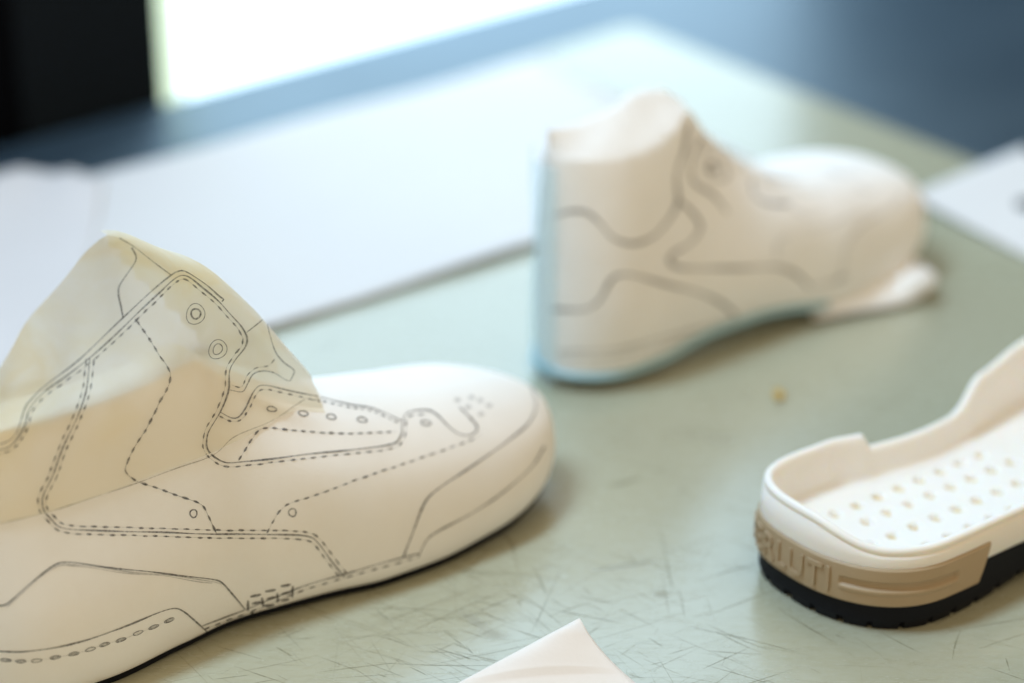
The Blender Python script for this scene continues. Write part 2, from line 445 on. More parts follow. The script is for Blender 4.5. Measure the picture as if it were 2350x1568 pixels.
L_d = [Z1(p) for p in [(940,655),(1010,750),(1075,850),(1110,910),(1160,980),(1185,1040),(1170,1130),(1110,1240),(1030,1400),(980,1480),(930,1560)]]+[Z3(p) for p in [(850,90),(840,140),(880,185),(930,215),(1050,255),(1200,310),(1330,355),(1365,380),(1400,450),(1455,565)]]
dr.dashes(L_d, w=5.4, dash=17, gap=7); dr.line(L_d, 1.6, 2)
dr.line([Z1(p) for p in [(915,160),(945,220),(940,260),(880,350),(830,430),(825,480),(840,560),(855,650)]], 3.8)
dr.line([Z1(p) for p in [(880,350),(822,440),(828,520),(850,610)]], 2.0, 2)
dr.line([Z1(p) for p in [(830,95),(920,145),(1060,250),(1190,350)]], 2.4)
dr.line([Z1(p) for p in [(1340,215),(1500,310),(1650,435),(1780,555),(1840,640),(1880,780),(1920,890),(1980,960),(2050,1015),(2035,1060),(2018,1088),(1900,1030),(1820,1020),(1760,1040),(1720,1110),(1690,1160),(1600,1150)]], 3.0)
dr.dashes([Z1(p) for p in [(1915,930),(1870,980),(1780,1000),(1720,1050),(1680,1130),(1610,1115)]], w=3, dash=12, gap=8)
dr.line([Z1(p) for p in [(1840,650),(1715,750)]], 2.6)
L_e = [Z1(p) for p in [(1535,1305),(1620,1345),(1660,1338),(1700,1290),(1760,1170),(1800,1125),(1850,1120),(2000,1150),(2265,1210)]]+[Z2(p) for p in [(850,420),(1000,455),(1110,470),(1200,505),(1290,550)]]
dr.line(L_e, 3.6); dr.dashes(L_e[:9], off=9, w=4.5, dash=11); dr.dashes(L_e[8:], off=7, w=3.5, dash=9, gap=6)
dr.dashes([Z2(p) for p in [(360,775),(440,650),(490,595),(700,605),(950,620),(1270,610)]], w=5, dash=14, gap=6)
for c in [(550,480),(730,505),(890,525),(1065,542),(1430,560)]: dr.ellipse(Z2(c), 11, 5.5, .18, 3.2)
dr.ellipse(Z1((1360,622)), 21, 24, .3, 2.0); dr.ellipse(Z1((1362,620)), 11, 11.5, 0, 4.2, turns=1.5)
dr.ellipse(Z1((1515,868)), 20, 23, .6, 2.0); dr.ellipse(Z1((1515,866)), 10, 13, .5, 2.4)
dr.ellipse(Z3((1298,427)), 8, 9, 0, 3.2); dr.ellipse(Z3((1962,420)), 8.5, 9, 0, 3.0)
dr.dashes([Z2(p) for p in [(520,1190),(590,1070),(640,1025),(800,970),(1100,860),(1400,760),(1700,650),(1745,620)]], w=4.6, dash=14, gap=8)
L_f = [Z2(p) for p in [(1300,1325),(1350,1200),(1430,1000),(1480,950),(1700,800),(1900,660),(2030,540),(2060,450),(2035,360)]]
dr.line(L_f, 4.8)
dr.line([Z2(p) for p in [(1385,1325),(1440,1220),(1490,1180),(1700,1070),(1900,930),(2040,800),(2105,690)]], 4.0)
L_g = [Z3(p) for p in [(1355,1180),(1500,1125),(1640,1075)]]+[Z2(p) for p in [(700,1500),(980,1415),(1300,1325),(1395,1300)]]
dr.line(L_g, 3.4); dr.dashes(L_g, off=9, w=4, dash=15, gap=11)
L_h = [Z3(p) for p in [(-40,1050),(0,1046),(35,1040),(200,900),(380,765),(450,755),(700,785),(1100,830),(1430,870),(1480,885),(1560,970),(1640,1065)]]
dr.line(L_h, 4.0); dr.line([(a+2, b+4) for a, b in L_h[2:10]], 3.2, 2, 1.4); dr.line([(a-1, b+7) for a, b in L_h[5:9]], 2.4, 2, 1.8)
dr.line([Z3(p) for p in [(-50,1345),(0,1350),(150,1355),(350,1330),(600,1270),(800,1200),(1100,1080),(1180,1065),(1230,1085),(1310,1150),(1405,1232)]], 4.0)
sp = [(40,1410),(140,1418),(245,1413),(370,1392),(495,1368),(605,1338),(700,1305),(810,1275),(925,1228),(1030,1188),(1135,1143)]
for i, c in enumerate(sp):
    a = sp[max(0, i-1)]; b = sp[min(len(sp)-1, i+1)]; an = math.atan2(b[1]-a[1], b[0]-a[0])
    dr.ellipse(Z3(c), 12, 3.6, an, 2.0, turns=1.4)
    if i % 3 != 2: dr.ellipse(Z3(c), 8, 1.6, an, 2.4, 2)
dr.line([Z3(p) for p in sp], 1.0, 2)
for a, b in [((1680,985),(1750,970)),((1664,1010),(1664,1080)),((1680,1092),(1750,1076)),((1757,990),(1767,1052)),((1780,950),(1850,938)),((1785,1052),(1840,1037)),((1860,960),(1865,1022)),((1885,915),(1950,903)),((1885,1012),(1940,1000)),((1965,912),(1960,990)),((1690,1032),(1750,1020)),((1790,1000),(1850,985)),((1890,965),(1950,955))]:
    A_, B_ = Z3(a), Z3(b); d = dr.dense([A_, B_], 2.5, False); n = len(d)
    dr.strip([(q.x, q.y) for q in d], [6.2*max(.5, math.sin(math.pi*(k+.5)/n))**.6 for k in range(n)], 1)
dr.line([Z3(p) for p in [(0,492),(250,437),(430,382),(930,217),(1200,118),(1450,22)]]+[Z2(p) for p in [(330,645),(560,540),(740,425)]], 2.4, 3)
dr.line([Z2(p) for p in [(780,430),(840,420)]], 2.4, 3)
for c in [(1610,430),(1672,470),(1690,415),(1745,510),(1790,462),(1740,432)]: dr.ellipse(Z2(c), 5, 3, 0, 4, 2)
pm = [M['tape'], M['pencil'], M['pencil_faint'], M['seam']]
V, F, mm = dr.merge(0); mesh_obj('last_body', V, F, pm, last1, True, mm)
V, F, mm = dr.merge(1); mesh_obj('collar_sheet', V, F, [M['collar'], M['pencil'], M['pencil_faint'], M['seam']], last1, True, mm)

def shadow_plate(sec, L, root, x0):  # added black plate standing in for the contact shadow below the last
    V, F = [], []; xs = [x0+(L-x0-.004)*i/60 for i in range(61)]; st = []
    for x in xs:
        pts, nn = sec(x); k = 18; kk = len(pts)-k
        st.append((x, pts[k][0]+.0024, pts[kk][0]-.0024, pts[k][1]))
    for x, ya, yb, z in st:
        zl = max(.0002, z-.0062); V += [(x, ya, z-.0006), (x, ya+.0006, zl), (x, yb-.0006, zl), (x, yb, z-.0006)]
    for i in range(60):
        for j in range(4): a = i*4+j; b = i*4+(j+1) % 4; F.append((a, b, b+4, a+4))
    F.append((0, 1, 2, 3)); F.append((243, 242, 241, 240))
    o = mesh_obj('contact_shadow_plate', V, F, M['black'], root, False); fix_normals(o)
shadow_plate(sec1, L1, last1, .002)

# ---- back last --------------------------------------------------------------
A2 = math.radians(37)
o2 = P(1265, 885)
last2 = thing('shoe_last', (o2.x, o2.y, 0.0), A2, 'blurred farther shoe last with blue film rim under its heel, no raised collar', 'shoe last', 'taped shoe lasts with pencil drawings')
L2 = .272
TAB2 = [
 (.000, .004, .004, .1265, .028, .031, .30, .028, .020, .0030, .012),
 (.030, .004, .004, .1250, .029, .033, .30, .028, .021, .0030, .016),
 (.055, .004, .004, .1265, .028, .033, .30, .026, .020, .0030, .0205),
 (.070, .003, .006, .1320, .026, .031, .30, .023, .017, .0030, .0150),
 (.079, .003, .008, .1360, .026, .030, .30, .021, .012, .0040, .0050),
 (.096, .003, .010, .1180, .027, .031, .30, .021, .0110, .0050, .003),
 (.119, .005, .010, .0990, .029, .033, .30, .024, .0130, .0090, .003),
 (.140, .007, .009, .0850, .033, .036, .30, .029, .0170, .0100, .003),
 (.163, .011, .006, .0740, .040, .042, .28, .034, .0200, .0110, .004),
 (.187, .014, .005, .0690, .045, .047, .28, .038, .0230, .0110, .005),
 (.213, .017, .005, .0650, .045, .047, .30, .039, .0250, .0110, .005),
 (.240, .018, .009, .0590, .041, .044, .34, .038, .0250, .0110, .004),
 (.272, .020, .014, .0500, .036, .039, .38, .034, .0240, .0110, .003)]
sec2 = make_section(TAB2, L2, .034, .050, te=2.9, ga=.115, gb=.160, ne=2.45)
V2, F2 = build_last(sec2, stations(L2, .034, .050), lambda x, z: 0.0)
def crumple(v):
    x, y, z = v; g = sm(.112, .124, z)*(1-sm(.068, .080, x))
    return (x, y, z+g*(.0005*math.sin(x*260+y*90)+.0005*math.sin(y*310-x*120+1)+.0005*math.sin(x*520+y*300)))
V2 = [crumple(v) for v in V2]
bpy.context.view_layer.update()
dr = Drawer(last2, [(V2, F2)])
for pts, w, mi in [
 ([(190,630),(260,610),(330,615),(390,665),(450,730),(540,755),(620,730),(690,660),(740,570),(735,450),(770,330),(790,210)], 7.5, 1),
 ([(740,560),(800,610),(840,680),(800,750),(720,800),(700,830),(740,860),(1000,865),(1200,865),(1280,900),(1330,950)], 7.5, 1),
 ([(845,280),(800,400),(815,480),(900,540),(960,620)], 7, 1),
 ([(1070,470),(1080,530),(1130,570),(1240,580)], 8, 1), ([(1100,440),(1200,470),(1300,470)], 4, 2), ([(1540,500),(1600,530),(1640,500)], 4, 2), ([(200,1270),(450,1262),(700,1205),(980,1130)], 4, 2), ([(1290,700),(1400,680),(1500,640),(1620,600)], 4, 2), ([(870,330),(940,380),(960,460),(900,470),(850,420),(870,330)], 4, 1),
 ([(175,1050),(330,1050),(390,1010),(440,920),(480,895),(700,940),(870,990),(960,1040),(1000,1080)], 7.5, 1),
 ([(200,1240),(450,1230),(700,1170),(1000,1090)], 7, 2),
 ([(1180,820),(1190,750),(1240,720)], 6, 2), ([(1455,930),(1480,860),(1500,760),(1560,680),(1690,600),(1745,540)], 5, 2), ([(1250,600),(1330,640),(1400,600)], 4, 2), ([(1400,430),(1480,450),(1560,430)], 4, 2), ([(1120,470),(1180,520),(1300,530),(1400,520)], 4, 2), ([(1330,950),(1420,930),(1500,900)], 7, 2), ([(850,300),(980,350),(1060,440)], 5, 2)]:
    dr.line([Z4(p) for p in pts], w, mi)
dr.ellipse(Z4((895,415)), 9, 10, 0, 7)
V, F, mm = dr.merge(0)
mesh_obj('last_body', V, F, [M['tape_back'], M['pencil'], M['pencil_faint']], last2, True, mm)
# clear film left round the heel: a rim along the feather edge and a low wall behind the heel
def feather(sec, xs, off, zrel=.0):
    near, far = [], []
    for x in xs:
        pts, nn = sec(x); k = 18
        near.append(Vector((x, pts[k][0], pts[k][1]+zrel))); kk = len(pts)-k; far.append(Vector((x, pts[kk][0], pts[kk][1]+zrel)))
    loop = far[::-1]+near[1:]
    out = []
    for i, p in enumerate(loop):
        a = loop[max(0, i-1)]; b = loop[min(len(loop)-1, i+1)]; t_ = (b-a); t_.z = 0; t_.normalize()
        n = Vector((t_.y, -t_.x, 0))
        if n.dot(p-Vector((.08, .004, p.z))) < 0: n = -n
        out.append((p, n))
    return out
xs = [.0005+.034*(1-math.cos(math.pi/2*i/10)) for i in range(10)]+[.034+.132*i/24 for i in range(25)]
fl = feather(sec2, xs, 0)
fl = fl[26:]
V, F = [], []; prof = [(0.0006, 0.0012), (.0022, .0012), (.0030, .0002), (.0030, -.0020), (.0014, -.0026), (.0006, -.0010)]
for i, (p, n) in enumerate(fl):
    wd = 1.0
    for a, b in prof: V.append(p+n*a*wd+Vector((0, 0, b)))
m = len(prof)
for i in range(len(fl)-1):
    for j in range(m):
        a = i*m+j; b = i*m+(j+1) % m; F.append((a, b, b+m, a+m))
F.append(tuple(range(m))); F.append(tuple((len(fl)-1)*m+j for j in range(m)))
o = mesh_obj('film_rim', V, F, M['film_edge'], last2, True); fix_normals(o)
# heel wall of film
xs = [.0004+.012*(1-math.cos(math.pi/2*i/12)) for i in range(13)]
V, F = [], []; fw = None
cols = 12
loopn = feather(sec2, xs, 0)[:16]
m = len(loopn)
for c in range(cols+1):
    z = .006+(.122-.006)*c/cols
    for p, n in loopn: V.append(Vector((p.x, p.y, z))+n*(.0034+.0006*math.sin(c*.7)))
for c in range(cols):
    for j in range(m-1):
        a = c*m+j; F.append((a, a+1, a+1+m, a+m))
o = mesh_obj('film_wall', V, F, M['film'], last2, True); solid(o, .0006)
# small flange of the film standing out behind the heel
q = [last2.matrix_world.inverted() @ P(x, y, .006) for x, y in [(1268, 888), (1205, 838), (1212, 815), (1262, 850)]]
V = [Vector(p) for p in q]
o = mesh_obj('film_flange', V, [(0, 1, 2, 3)], M['film'], last2, False); solid(o, .002, 1); bevel(o, .0006)
# white tab of tape sticking out under the toe
tabpx = [(1862, 728, .006), (1960, 716, .005), (2062, 700, .004), (2110, 682, .006), (2146, 655, .012), (2148, 635, .016), (2128, 612, .016), (2090, 592, .012), (2050, 575, .010), (1990, 600, .012), (1900, 670, .009)]
inv2 = last2.matrix_world.inverted()
ring = [inv2 @ P(x, y, z) for x, y, z in tabpx]
ring = [Vector(p) for p in catmull(ring, 4, True)]
cen = inv2 @ P(2030, 650, .011)
V = [cen]+[cen+(p-cen)*.5+Vector((0, 0, .0015)) for p in ring]+ring; n = len(ring); F = []
for j in range(n):
    k = (j+1) % n; F.append((0, 1+j, 1+k)); F.append((1+j, 1+n+j, 1+n+k, 1+k))
o = mesh_obj('toe_tab', V, F, M['tape_back'], last2, True); solid(o, .0010)

# ---- sneaker sole -----------------------------------------------------------
A3 = math.radians(36)
ax = Vector((math.cos(A3), math.sin(A3), 0)); nr = Vector((-math.sin(A3), math.cos(A3), 0))
o3 = ax*.605+nr*.6185
sole = thing('sneaker_sole', o3, A3, 'white sneaker sole lying open at the right, with tan heel wrap and black tread', 'shoe sole')
LS = .305
wtab = table([(0, .0435, .0435), (.05, .0435, .0435), (.07, .0430, .0390), (.10, .0425, .0355), (.13, .0440, .0385), (.145, .046, .0430), (.184, .050, .049), (.22, .052, .050), (.25, .051, .049), (.28, .045, .044), (.305, .040, .040)])
def outline(n=420):
    pts = []
    def pt(x, side):
        wn, wf = wtab(x); k = 1
        if x < .042: k = max(0, 1-abs(1-x/.042)**2.5)**.4
        if x > LS-.06: k = max(0, 1-((x-LS+.06)/.06)**2)**.5
        return Vector((x, (-wn if side < 0 else wf)*k+(.009*(1-x/.045)**2 if x < .045 else 0), 0))
    def xsamp(u): return LS*(1-math.cos(math.pi*u))/2
    near = [pt(xsamp(i/300), -1) for i in range(301)]; far = [pt(xsamp(i/300), 1) for i in range(301)]
    loop = near+far[::-1][1:-1]      # heel -> toe along the near side, back along the far side
    # resample evenly
    cl = loop+[loop[0]]; acc = [0]
    for a, b in zip(cl, cl[1:]): acc.append(acc[-1]+(b-a).length)
    tot = acc[-1]; out = []; j = 0
    for i in range(n):
        s_ = tot*i/n
        while acc[j+1] < s_: j += 1
        u = (s_-acc[j])/(acc[j+1]-acc[j]); out.append(cl[j]+(cl[j+1]-cl[j])*u)
    nrm = []
    for i in range(n):
        t_ = (out[(i+1) % n]-out[i-1]).normalized(); nrm.append(Vector((t_.y, -t_.x, 0)))
    return out, nrm, tot
NS = 840
OL, ON, PER = outline(NS)
def arc_at(s_):
    f = (s_/PER*NS) % NS; i = int(f); u = f-i
    p = OL[i].lerp(OL[(i+1) % NS], u); n = ON[i].lerp(ON[(i+1) % NS], u).normalized(); return p, n
def rimh(p):
    """height of the cup wall above the table: low on the near side, stepped on the far side"""
    far = sm(-.034, .0, p.y)
    heel = .0075*far*(1-sm(.0675, .0725, p.x))
    fore = .0125*far*sm(.122, .150, p.x)+.006*far*sm(.15, .19, p.x)+.018*(1-far)*sm(.20, .25, p.x)
    return .0402+heel+fore
def rings(name, prof, mat, closed_top=None, cap_bottom=False):
    V, F = [], []; m = len(prof)
    for i in range(NS):
        p, n = OL[i], ON[i]
        for a, b in prof:
            A_ = a(p, i) if callable(a) else a; B_ = b(p, i) if callable(b) else b
            q = p+n*A_; V.append((q.x, q.y, B_))
    for i in range(NS):
        i2 = (i+1) % NS
        for j in range(m-1): F.append((i*m+j, i2*m+j, i2*m+j+1, i*m+j+1))
    if cap_bottom: F.append(tuple(i*m for i in range(NS)))
    if closed_top: F.append(tuple(i*m+m-1 for i in range(NS)))
    return V, F
def lug(p, i, d=.0030):
    ph = (i*PER/NS) % .0135
    return -d*.6 if ph < .0022 else 0.0
AR = lambda z: (lambda p, i: z+.0055*sm(.055, .105, p.x)*(1-sm(.14, .21, p.x)))
V, F = rings('o', [(-.004, AR(0.0)), (lambda p, i: -.0006+lug(p, i), AR(.0002)), (lambda p, i: .0004+lug(p, i), AR(.0035)), (.0006, AR(.0042)), (.0004, AR(.0075)), (.0002, .0120), (0.0, .0219), (-.004, .0219)], None, True, True)
mesh_obj('outsole', V, F, M['black'], sole, False)
H = lambda d: (lambda p, i: rimh(p)+d)
prof = [(-.002, .0221), (.0002, .0222), (.0006, .0230), (.0010, .031), (.0008, .0352), (.0004, H(-.0040)), (-.0002, H(-.0037)), (-.0002, H(-.0032)), (.0001, H(-.0028)), (0.0, H(-.0012)), (-.0008, H(-.0003)), (-.0020, H(0)), (-.0032, H(-.0004)), (-.0040, H(-.0018)),
        (-.0046, H(-.0050)), (-.0054, lambda p, i: .0290+.25*(rimh(p)-.0402)), (-.0062, .0273), (-.0080, .0260), (-.0105, .0256)]
V, F = rings('m', prof, None)
# footbed sheet with its grid of drilled holes
inner = [OL[i]-ON[i]*.0105 for i in range(NS)]
holes = []
for r, y0, x0 in ((0, .0190, .036), (1, .0060, .0428), (2, -.0095, .0305), (3, -.0245, .0500)):
    for k in range(8): 
        xx = x0+.0131*k
        holes.append((xx, y0, .0029))
step = .0009; nx = int(LS/step)
base_i = len(V); m = len(prof)
# grid strips between the inner outline: sample for each x the near/far limits
xs = [.0109+(LS-.0218)*k/300 for k in range(301)]
def lim(x):
    ys = []
    for i in range(NS):
        a, b = inner[i], inner[(i+1) % NS]
        if (a.x-x)*(b.x-x) <= 0 and abs(a.x-b.x) > 1e-9: ys.append(a.y+(b.y-a.y)*(x-a.x)/(b.x-a.x))
    return (min(ys), max(ys)) if ys else (0, 0)
NB = 96; FV, FF = [], []
for x in xs:
    lo, hi = lim(x); lo -= .0004; hi += .0004
    for k in range(NB+1):
        y = lo+(hi-lo)*k/NB; z = .0256
        for hx, hy, hr in holes:
            d = math.hypot(x-hx, y-hy)
            if d < hr*1.25: z -= .0030*(1-sm(hr*.72, hr*1.2, d))
        FV.append((x, y, z))
for i in range(len(xs)-1):
    for k in range(NB):
        a = i*(NB+1)+k; FF.append((a, a+NB+1, a+NB+2, a+1))
mid = mesh_obj('midsole', V, F, M['white_foam'], sole, True)
hm = []
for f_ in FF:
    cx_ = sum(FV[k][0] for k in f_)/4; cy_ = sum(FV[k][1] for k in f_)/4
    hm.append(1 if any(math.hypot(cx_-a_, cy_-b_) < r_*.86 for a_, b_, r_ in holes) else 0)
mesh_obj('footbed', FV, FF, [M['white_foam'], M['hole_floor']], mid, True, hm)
# tan heel wrap
def wrap_grid(s0, s1, zlo, zhi, ns, nz):
    V, F = [], []
    for i in range(ns+1):
        s_ = s0+(s1-s0)*i/ns; p, n = arc_at(s_)
        for j in range(nz+1):
            v = j/nz; z = zlo+(zhi-zlo)*v
            ss = s_
            if i > ns*.5: ss = s_+(v-.0)*.0065*sm(s1-.02, s1, s_)      # slanted front end
            else: ss = s_-(v)*.0065*(1-sm(s0, s0+.02, s_))
            p, n = arc_at(ss)
            off = .0020+.0004*math.sin(math.pi*v)
            ed = min(v, 1-v)*(zhi-zlo); off -= .0010*(1-sm(0, .0010, ed))
            g = 1.0
            gs = sm(.0275, .0285, ss)*(1-sm(.0795, .0808, ss))
            gz = sm(.0207, .0217, z)*(1-sm(.0240, .0250, z))
            off -= .0016*gs*gz
            off += .0005*gs*(sm(.0180, .0192, z)*(1-sm(.0202, .0210, z)))
            q = p+n*off; V.append((q.x, q.y, z))
    w = nz+1
    for i in range(ns):
        for j in range(nz): a = i*w+j; F.append((a, a+w, a+w+1, a+1))
    # edges going back under the rubber
    b0 = len(V)
    return V, F
V, F = wrap_grid(-.094, .094, .0122, .0312, 300, 56)
wrap = mesh_obj('heel_wrap', V, F, M['tan'], sole, True); solid(wrap, .0016, -1)
# raised lettering bent round the heel
cu = bpy.data.curves.new('lettering', 'FONT'); cu.body = 'BERLUTI'; cu.size = .0150; cu.offset = .00015; cu.extrude = .0012; cu.space_character = 1.12
cu.resolution_u = 3
tmp = bpy.data.objects.new('lettering_source', cu); C.objects.link(tmp); bpy.context.view_layer.update()
me = bpy.data.meshes.new_from_object(tmp.evaluated_get(bpy.context.evaluated_depsgraph_get()))
C.objects.unlink(tmp); bpy.data.objects.remove(tmp)
bm = bmesh.new(); bm.from_mesh(me)
bmesh.ops.triangulate(bm, faces=bm.faces)
bmesh.ops.subdivide_edges(bm, edges=[e_ for e_ in bm.edges if e_.calc_length() > .002], cuts=2, use_grid_fill=True)
xs_ = [v.co.x for v in bm.verts]; ys_ = [v.co.y for v in bm.verts]; x0, x1, y0, y1 = min(xs_), max(xs_), min(ys_), max(ys_)
T0, T1, TZ0, TZ1 = -.0310, .0235, .0160, .0278
for v in bm.verts:
    s_ = T0+(T1-T0)*(v.co.x-x0)/(x1-x0); z = TZ0+(TZ1-TZ0)*(v.co.y-y0)/(y1-y0)
    p, n = arc_at(s_ % PER); q = p+n*(.0023+(v.co.z+.0004)*.6); v.co = Vector((q.x, q.y, z))
bm.to_mesh(me); bm.free(); me.name = 'raised_lettering'; me.materials.clear(); me.materials.append(M['tan'])
o = bpy.data.objects.new('raised_lettering', me); C.objects.link(o); o.parent = wrap

# ------------------------------------------------------------------ table top, mat, sheets
tb = Vector(P(352, 232)); tb2 = Vector(P(1250, -15)); tb.z = tb2.z = 0
ua = (tb2-tb).normalized(); un = Vector((ua.y, -ua.x, 0))          # along the window / into the room
def slab(name, poly, z0, z1, mat, parent=None):
    n = len(poly); V = [(p[0], p[1], z0) for p in poly]+[(p[0], p[1], z1) for p in poly]
    F = [tuple(range(n))[::-1], tuple(range(n, 2*n))]+[(i, (i+1) % n, (i+1) % n+n, i+n) for i in range(n)]
    o = mesh_obj(name, V, F, mat, parent, False); fix_normals(o); return o
TABLE_Z = -.0034
pts = [tb-ua*.9, tb+ua*1.6, tb+ua*1.6+un*1.9, tb-ua*.9+un*1.9]
ttop = slab('table', [(p.x, p.y) for p in pts], -.045, TABLE_Z, M['table']); bevel(ttop, .002)
tag(ttop, 'dark blue-black glossy table top that everything lies on, running back to the window', 'table')
mc = Vector(P(1452, 57)); mv = (Vector(P(2240, 372))-mc).normalized(); mu = (Vector(P(240, 428))-mc).normalized()
r = .012; poly = []
cn = mc+mu*r+mv*r
for k in range(7):
    a = math.pi/2*k/6; q = cn-mu*r*math.cos(a)-mv*r*math.sin(a); poly.append((q.x, q.y))
q = mc+mv*1.15; 
poly = [((mc+mu*1.1).x, (mc+mu*1.1).y)]+poly[::-1]+[(q.x, q.y), ((mc+mv*1.15+mu*1.1).x, (mc+mv*1.15+mu*1.1).y)]
mat = slab('cutting_mat', poly, TABLE_Z, 0.0, M['mat'])
bm = bmesh.new(); bm.from_mesh(mat.data)
mat.data.materials.append(M['scratch']); rs = random.Random(11)
def scratch(cx, cy, ang, ln, w, bend):
    prev = None; n = max(3, int(ln/.006)); ph = rs.random()*6
    for k in range(n+1):
        u = k/n-.5; a = ang+bend*u; x = cx+math.cos(ang)*ln*u-math.sin(ang)*bend*ln*u*u+.00006*math.sin(k*1.3+ph); y = cy+math.sin(ang)*ln*u+math.cos(ang)*bend*ln*u*u
        ww = w*max(.08, math.sin(math.pi*(k+.3)/(n+.6)))*(.6+.8*rs.random())
        v1 = bm.verts.new((x-math.sin(a)*ww, y+math.cos(a)*ww, .00006)); v2 = bm.verts.new((x+math.sin(a)*ww, y-math.cos(a)*ww, .00006))
        if prev: f = bm.faces.new((prev[0], prev[1], v2, v1)); f.material_index = 1
        prev = (v1, v2)
for k in range(760):
    px = rs.gauss(1120, 330) if k % 3 else rs.uniform(200, 2350); py = rs.uniform(1230, 1620) if k % 5 else rs.uniform(850, 1300)
    q = P(px, py); an = rs.choice([rs.gauss(.55, .18), rs.gauss(-.75, .22), rs.gauss(-.35, .3), rs.uniform(0, 3.14)])
    scratch(q.x, q.y, an, rs.choice([.008, .012, .02, .03, .05])*rs.uniform(.6, 1.3), rs.choice([.00006, .00008, .00012, .00026]), rs.gauss(0, .05))
for a_, b_ in [((1620, 1435), (1770, 1497)), ((1625, 1495), (1750, 1503)), ((1640, 1450), (1745, 1500)), ((1780, 1395), (1920, 1480)), ((2000, 1440), (2110, 1500)), ((1400, 1118), (1470, 1098)), ((1050, 1290), (1045, 1262)), ((1300, 1440), (1180, 1350))]:
    A3_, B3_ = P(*a_), P(*b_); dd = B3_-A3_; mm_ = (A3_+B3_)/2
    scratch(mm_.x, mm_.y, math.atan2(dd.y, dd.x), dd.length, .0003 if a_[0] != 1400 else .0012, .1)
bm.to_mesh(mat.data); bm.free()
tag(mat, 'pale sage green cutting mat with fine scratches, spread under the lasts and papers', 'cutting mat')

def sheet(name, c00, c10, c11, c01, zf, mat, nx=40, ny=40, th=.0004, label=None, cat='paper', group=None, warp=None, loops=None):
    V, F = [], []
    for i in range(nx+1):
        for j in range(ny+1):
            u, v = i/nx, j/ny
            p = (Vector(c00)*(1-u)+Vector(c10)*u)*(1-v)+(Vector(c01)*(1-u)+Vector(c11)*u)*v
            if warp: p = warp(p, u, v)
            V.append((p.x, p.y, zf(u, v, p)))
    for i in range(nx):
        for j in range(ny): a = i*(ny+1)+j; F.append((a, a+ny+1, a+ny+2, a+1))
    o = mesh_obj(name, V, F, mat, None, True); fix_normals(o)
    if o.data.polygons[0].normal.z < 0: o.data.flip_normals()
    solid(o, th, -1); return tag(o, label, cat, group)
wave = lambda p, a=.0006: a*(math.sin(p.x*31+p.y*17)+math.sin(p.x*13-p.y*29+1))
# big white board of paper
fd = (Vector(P(1240, 566))-Vector(P(650, 753))).normalized()
A_ = Vector(P(1240, 143)); B_ = Vector(P(1758, 402)); bd = (Vector(P(240, 411))-A_).normalized()
Cc = Vector(P(650, 753)); 
board = sheet('paper_sheet', A_, B_, B_+(Cc-Vector(P(1240, 566))).normalized()*.95, A_+bd*.95, lambda u, v, p: (.0042+wave(p, .0006)), M['paper'], th=.0007,
   label='large white paper sheet lying behind the two lasts, reaching toward the window', cat='paper')
# correct the front edge direction: handled by B_
# blush sheets at far left
def zf2(u, v, p): return .0062+.003*math.exp(-((u-.06)/.09)**2)*(.6+.4*math.sin(v*23))+wave(p, .0005)
def wp2(p, u, v):
    K = [(0, .006), (.088, .026), (.14, .019), (.25, .029), (.37, .011), (.60, .020), (1.0, .010)]
    dd = next(b0+(b1-b0)*(v-a0)/(a1-a0) for (a0, b0), (a1, b1) in zip(K, K[1:]) if a0 <= v <= a1+1e-9)
    return p+Vector((-.4, .9, 0)).normalized()*(dd*(1-sm(0, .25, u))+0*(.013*math.exp(-((v-.085)/.03)**2)+.016*math.exp(-((v-.255)/.06)**2)+.002*math.sin(v*25)))
sheet('curled_paper', P(243, 425, .008), P(130, 860, .008), P(-500, 1000, .008), P(-420, 405, .008), zf2, M['paper_pink'], 50, 60, .0004,
   label='blush paper with wavy back edge at far left, on the large white sheet', cat='paper', warp=wp2)
# right hand white sheet
zr = lambda u, v, p: .0022+.0035*(1-u)*(1-v)+wave(p, .0003)
rp = sheet('paper_sheet', P(2088, 465), P(2350, 592), P(2620, 700), P(2352, 345), zr, [M['paper'], M['wall']], 40, 40, .0012,
   label='white pointed paper at the right edge, behind the toe of the blurred last', cat='paper')
c_ = Vector(P(2362, 466, .004))
for f in rp.data.polygons:
    if (Vector((f.center.x, f.center.y, 0))-Vector((c_.x, c_.y, 0))).length < .0085: f.material_index = 1
# curling peach sheet in the foreground
def tipz(s_): return .001+.028*sm(.0, .075, s_)
T = P(1330, 1418, .024)
V, F = [], []
lft = [(1330,1418,.024),(1240,1466,.0215),(1150,1514,.018),(1050,1568,.013),(900,1652,.006),(760,1730,.002)]
rgt = [(1330,1418,.024),(1352,1455,.021),(1385,1497,.0165),(1425,1538,.012),(1475,1580,.008),(1570,1650,.002)]
Lp = catmull([P(*q) for q in lft], 8); Rp = catmull([P(*q) for q in rgt], 8)
n = len(Lp); NK = 24
for i in range(n):
    for k in range(NK+1):
        u = k/NK; p = Lp[i].lerp(Rp[i], u); p.z += .004*math.sin(math.pi*u)*sm(0, 10, i)*(1 if i < n*.6 else .6); V.append(p)
for i in range(n-1):
    for k in range(NK): a = i*(NK+1)+k; F.append((a, a+1, a+NK+2, a+NK+1))
o = mesh_obj('paper_sheet', V, F, M['paper_peach'], None, True); fix_normals(o)
if o.data.polygons[len(o.data.polygons)//2].normal.z < 0: o.data.flip_normals()
solid(o, .0003, -1)
tag(o, 'peach white sheet in the bottom foreground with its pointed corner curling up', 'paper')
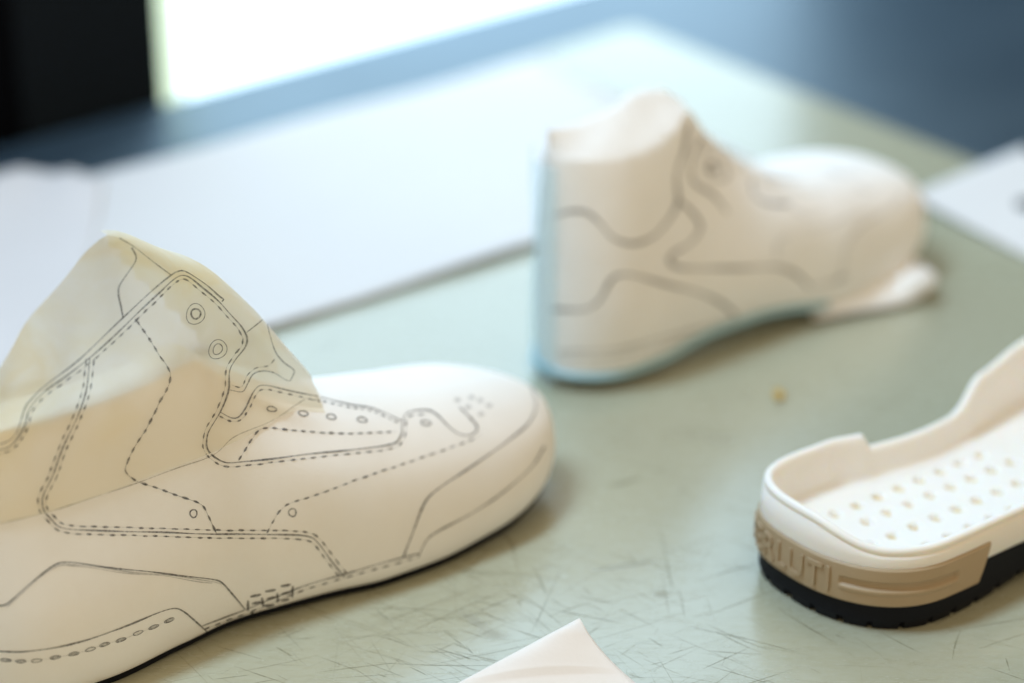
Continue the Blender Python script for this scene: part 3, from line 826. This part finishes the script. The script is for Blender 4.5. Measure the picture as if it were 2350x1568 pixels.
# crumb
bm = bmesh.new(); bmesh.ops.create_icosphere(bm, subdivisions=3, radius=1)
for v in bm.verts:
    k = 1+.22*math.sin(v.co.x*3+1)*math.cos(v.co.y*4)+.12*math.sin(v.co.z*7)
    v.co = Vector((v.co.x*.0026*k, v.co.y*.0044*k, v.co.z*.0022*k))
me = bpy.data.meshes.new('crumb'); bm.to_mesh(me); bm.free(); me.materials.append(M['crumb'])
me.polygons.foreach_set('use_smooth', [True]*len(me.polygons))
o = bpy.data.objects.new('crumb', me); C.objects.link(o); q = P(1787, 913); o.location = (q.x, q.y, .0017); tag(o, 'tiny yellow crumb on the green mat between the blurred last and the sole', 'crumb')

# ------------------------------------------------------------------ window wall behind the table
G = .035
def box_uv(name, s0, s1, d0, d1, z0, z1, mat, parent=None):
    c = [tb+ua*s0-un*d0, tb+ua*s1-un*d0, tb+ua*s1-un*d1, tb+ua*s0-un*d1]
    return slab(name, [(p.x, p.y) for p in c], z0, z1, mat, parent)
WR = .77; WT = 1.75
wl = thing('window_wall', tb-un*G, 0, 'dark charcoal wall with a tall bright window opening behind the table', 'wall')
bpy.context.view_layer.update(); iw = wl.matrix_world.inverted()
def wpart(name, *a):
    o = box_uv(name, *a); o.data.transform(iw); o.parent = wl; return o
wpart('wall_panel', -.097, .011, .004, .10, -.8, WT, M['wall'])
wpart('frame_post', -2.6, -.100, .004, .13, -.8, WT, M['wall2'])
wpart('wall_panel', WR, 3.2, .004, .10, -.8, WT, M['wall'])
wpart('wall_head', -2.6, 3.2, .004, .12, WT+.002, 2.8, M['wall'])
wpart('window_sill', .002, WR-.002, .02, .11, -.8, -.30, M['wall'])
# curtain strip
V, F = [], []
for i in range(25):
    s_ = .080+.050*i/24; d = .16+.006*math.sin(i*.9)
    for z in (-.3, 1.7): q = tb+ua*s_-un*d; V.append((q.x, q.y, z))
for i in range(24): a = 2*i; F.append((a, a+2, a+3, a+1))
o = mesh_obj('curtain', V, F, M['curtain'], None, True); solid(o, .0012)
tag(o, 'narrow pale yellow green curtain strip hanging at the left side of the bright window', 'curtain')
# daylight outside
q0 = tb-un*.9; V = []
for s_, z in ((-3.0, -1.6), (4.5, -1.6), (4.5, 3.5), (-3.0, 3.5)):
    q = q0+ua*s_; V.append((q.x, q.y, z))
o = mesh_obj('sky', V, [(0, 1, 2, 3)], M['sky'], None, False); structure(o)

# ------------------------------------------------------------------ light
w = bpy.data.worlds.new('World'); S.world = w; w.use_nodes = True
bg = w.node_tree.nodes['Background']; bg.inputs['Color'].default_value = (1.0, .80, .54, 1); bg.inputs['Strength'].default_value = .73

la = bpy.data.lights.new('cool_fill_lamp', 'AREA'); la.shape = 'DISK'; la.size = 1.2; la.energy = 150; la.color = (.54, .77, 1.0)  # added cool overhead fill, out of view, brightening the upward faces
lo = bpy.data.objects.new('cool_fill_lamp', la); C.objects.link(lo); lo.location = (-.95, 1.12, 1.90)
lo.rotation_euler = (Vector((.05, 1.0, 0))-lo.location).to_track_quat('-Z', 'Y').to_euler()

# ------------------------------------------------------------------ camera
cam = bpy.data.cameras.new('camera'); co = bpy.data.objects.new('camera', cam); C.objects.link(co)
co.location = CAM; co.rotation_euler = (math.pi/2-PITCH, 0, 0)
cam.sensor_width = 36; cam.lens = FPX/2350*36; cam.clip_start = .01; cam.clip_end = 50
cam.dof.use_dof = True; cam.dof.aperture_fstop = 2.6
h = d0.hit(450, 1200); v = h[0]-CAM
foc = v.y*math.cos(PITCH)-v.z*math.sin(PITCH)
cam.dof.focus_distance = foc; cam.dof.aperture_blades = 0
print('focus', foc)
S.camera = co
S.view_settings.view_transform = 'Standard'; S.view_settings.look = 'None'; S.view_settings.exposure = 0; S.view_settings.gamma = 1
S.view_settings.use_curve_mapping = False
S.render.engine = 'CYCLES'; S.cycles.max_bounces = 10; S.cycles.transparent_max_bounces = 16
S.cycles.use_denoising = True
